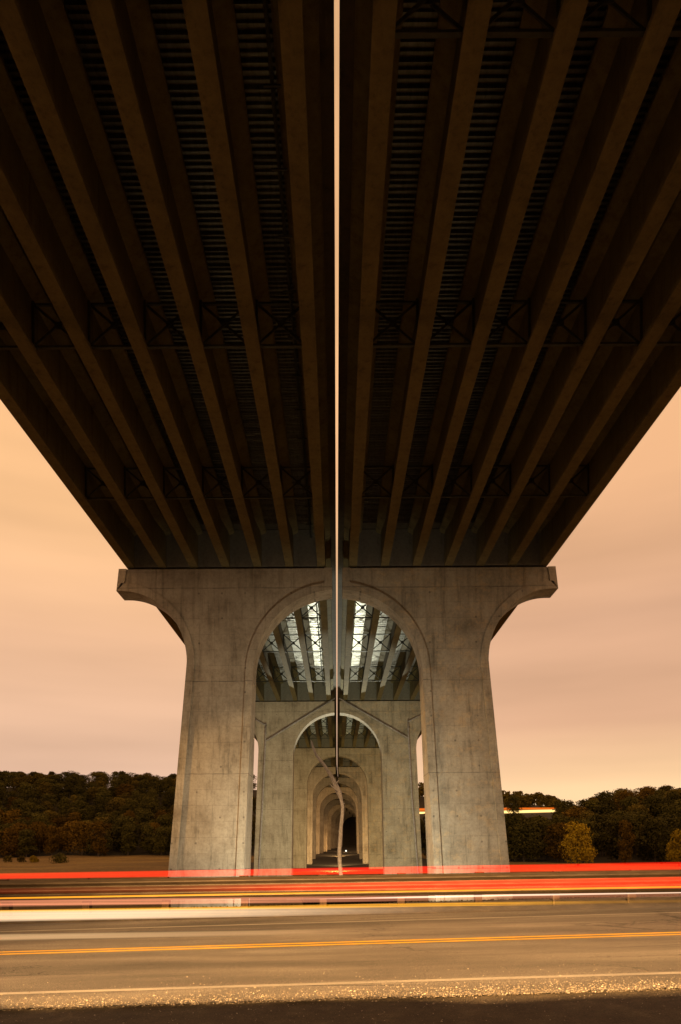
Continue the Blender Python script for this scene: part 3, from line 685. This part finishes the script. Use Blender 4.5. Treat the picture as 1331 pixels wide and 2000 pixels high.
# distinct trees
def spot(px, ybase, D): return (px-658.5)*D/F, D
X, Y = spot(1128, 0, 150); tree(X, Y, 9.2, 'leaf_yellow', 'bright yellow leaved round tree at the foot of the right wood', si=4, wide=0.95)
X, Y = spot(1326, 0, 152); tree(X, Y, 8.0, 'leaf_yellow', 'yellowing tree cut off by the right edge of the picture', si=0, wide=0.9)
X, Y = spot(1222, 0, 164); tree(X, Y, 10.5, 'leaf_orange', 'slim orange tree in the right wood between the dark trees', si=3, wide=0.75)
X, Y = spot(192, 0, 232); tree(X, Y, 12.0, 'leaf_orange', 'light orange slender tree standing at the front of the left wood', si=3, wide=0.9)
for i, (px, hh) in enumerate(((1100, 13), (1113, 14), (1092, 9.5))):
    X, Y = spot(px, 0, 345+6*i); tree(X, Y, (H + 88*Y/F) - terr(X, Y) if i < 2 else (H + 76*Y/F) - terr(X, Y), 'leaf_dark', 'one of the dark trees where the far glowing road disappears', 'dark trees at the right end of the far road', wide=0.8)
X, Y = spot(1003, 0, 400); tree(X, Y, 11.5, 'leaf_dark', 'dark tree crossing the left end of the far glowing road', si=0)
for i, (px, lab) in enumerate(((15, 'low round bush in the field at the left edge'), (40, 'low bush in the field, middle one of the three'), (64, 'small yellowish bush in the field nearest the dark hut shape'))):
    X, Y = spot(px, 0, 205); cm = MB(); crown_geo(cm, rr, 1.9, 3.4, 500, 0.16, trunk_h=0.0, lobes=6); o = cm.build('field_bush', M['leaf_olive' if i < 2 else 'leaf_yellow']); o.location = (X, Y, terr(X, Y)-0.2); tag(o, lab, 'bush', 'bushes in the field')
X, Y = spot(116, 0, 200); cm = MB(); crown_geo(cm, rr, 2.2, 6.0, 900, 0.18, trunk_h=0.0, lobes=9); o = cm.build('thicket', M['leaf_dark']); o.location = (X, Y, terr(X, Y)-0.2); tag(o, 'dark low thicket alone in the dry field at left', 'bush')
# woods that read as a mass: behind the piers and on the far ridge
wm = MB(); c = 0
for (a0, a1, y0, y1, n) in ((-0.222,-0.135,240,410,60), (0.14,0.228,190,330,45), (-0.105,0.105,470,560,50), (-0.8,-0.56,240,420,40), (0.56,0.8,170,330,40)):
    for i in range(n):
        Y = rr.uniform(y0, y1); X = rr.uniform(a0, a1)*Y
        if abs(X-xcurve(Y)) < 26 and Y < 475: continue
        h = rr.uniform(10, 13)
        if 0.1 < X/Y < 0.335: h = min(h, 0.046*Y + H - terr(X, Y))
        if h < 5: continue
        crown_geo(wm, rr, h, h*0.9, 420, 0.62, (X, Y, terr(X, Y)-0.3), 0.1)
tag(wm.build('wood', M['leaf_dark']), 'unbroken dark wood filling the slopes behind the piers', 'wood', kind='stuff')
fw = MB()
for i in range(240):
    a = rr.uniform(0.09, 0.37); Y = rr.uniform(505, 640); X = a*Y; h = rr.uniform(8, 12)
    crown_geo(fw, rr, h, h*0.75, 240, 0.6, (X, Y, terr(X, Y)-0.5), 0.1, 7)
tag(fw.build('distant_wood', M['leaf_olive']), 'brownish far wood on the low ridge above the glowing road', 'wood', kind='stuff')

# ------------------------------------------------------------------ far road with its line of lights
mb = MB(); 
for i in range(41):
    a = 0.09 + 0.26*i/40; X = a*436; z = H + (1656-1591.5)*436/F; mb.v += [(X, 431, z), (X, 443, z)]
mb.f = [(2*i, 2*i+2, 2*i+3, 2*i+1) for i in range(40)]; tag(mb.build('far_road', M['asphalt']), kind='structure')
def trail(name, label, Y0, pts, mat, hpx, skew=True, group='light trails left by traffic', D=None):
    """pts: (photo x, photo y); hpx: half height in photo pixels, one value or per point"""
    mb = MB(); n = 12; k = len(pts)
    if not hasattr(hpx, '__len__'): hpx = [hpx]*k
    for (px, y), hp in zip(pts, hpx):
        Yd = Y0/(1 - (B if skew else 0)*(px-658.5)/F); X = (px-658.5)*Yd/F; z = H - (y + 0.006*(px-658.5) - 1656)*Yd/F; r = hp*Yd/F
        for j in range(n):
            t = 2*math.pi*j/n; mb.v.append((X-0.15, Yd + 0.6*r*math.cos(t), z + r*math.sin(t)))
    mb.f = [(i*n+j, i*n+(j+1) % n, (i+1)*n+(j+1) % n, (i+1)*n+j) for i in range(k-1) for j in range(n)]
    o = mb.build(name, mat, None, True); tag(o, label, 'light trail', group); return o
def L2(y0, y1, xa=-420, xb=1760): # straight line through photo y at x=0 and x=1331
    s = (y1-y0)/1331.0; return [(x, y0+s*x) for x in (xa, 0, 332, 665, 998, 1331, xb)]
Ya, Yb = 13.0, 9.6
RED = (1.0, 0.008, 0.003)
trail('taillight_trail', 'upper red light trail, topmost streak, above the guardrail', Ya, L2(1712, 1691.5), glow('red_trail_upper', RED, 1.15, 1.35, -6, 6, 0.55, True, 40, 0), [6,6.5,7,7.5,8,8.5,8.5])
trail('taillight_trail', 'broad red light trail across the guardrail, brightening towards the right', Ya, L2(1741, 1724), glow('red_trail_broad', RED, 0.10, 1.9, -3.6, 2.6, 0.4, True, 30, 5), [5,6,7,8,10.5,12.5,12.5])
trail('indicator_trail', 'thin amber orange light trail along the middle of the guardrail', Ya, L2(1755, 1732.5), glow('amber_trail', (1.0,0.36,0.01), 1.3, 1.1, -6, 6, 0.2, True, 10, 1), 1.9)
trail('sidelight_trail', 'soft pale pink light trail just under the amber one', Ya, L2(1765, 1747.5), glow('pink_trail', (1.0,0.34,0.17), 0.80, 0.25, -6, 6, 0.6, True, 45, 2), [7,7,7,6.5,6,5,5])
trail('headlight_trail', 'thin sharp white light trail on the right half under the red one', Ya, [(560,1757),(665,1755.5),(831,1752.5),(998,1749),(1100,1747.5),(1331,1744),(1500,1741.5)], glow('white_thread', (1.0,0.74,0.52), 0.10, 1.25, -1.0, 1.6, 0.1, True, 10, 3), [0.8,1.2,2.0,2.1,1.9,1.2,0.8])
trail('headlight_trail', 'wide blazing white light trail at left above the far edge line', Yb, L2(1790, 1769), glow('white_trail', (1.0,0.70,0.42), 1.25, 0.05, -4.4, 1.9, 0.25, True, 16, 4), [12,11.5,10.5,9,7,6,6])
trail('indicator_trail', 'double yellow light trail low over the road, fading to the right', Yb, L2(1780.5, 1760.5), glow('yellow_trail', (1.0,0.42,0.01), 0.85, 0.12, 1.0, 4.4, 0.6, True, 60, 6), [3,3,3.4,4,4,3,2.5])
trail('headlight_trail', 'faint low white glow standing in for a headlight reflection over the far lane at left', Yb, L2(1831, 1809), glow('low_reflection_glow', (1.0,0.62,0.30), 0.55, 0.0, -4.6, 1.0, 0.2, True, 12, 7), [6.5,6.5,5.5,5,4,3,3])  # glowing tube added for the headlights' reflection on the road
o = trail('headlight_trail', 'distant white orange glowing line of traffic on the far road beside the right pier', 433, [(790,1589),(900,1588),(1000,1586),(1060,1584.5),(1108,1583.5)], glow('far_white', (1.0,0.62,0.20), 2.4, 2.4, 0, 1, 0.1, False, 0.5, 8), [3.4,3.4,3.3,3.2,3.0], False, 'distant traffic lights')
o = trail('taillight_trail', 'distant orange red glow line just above the far white one', 434, [(790,1582),(900,1581.5),(1000,1580),(1060,1579.5),(1108,1579)], glow('far_red', (1.0,0.17,0.01), 0.9, 0.9, 0, 1, 0.2, True, 0.5, 9), [3.4,3.4,2.6,2.2,2.0], False, 'distant traffic lights')
print('trees', nl, nr)
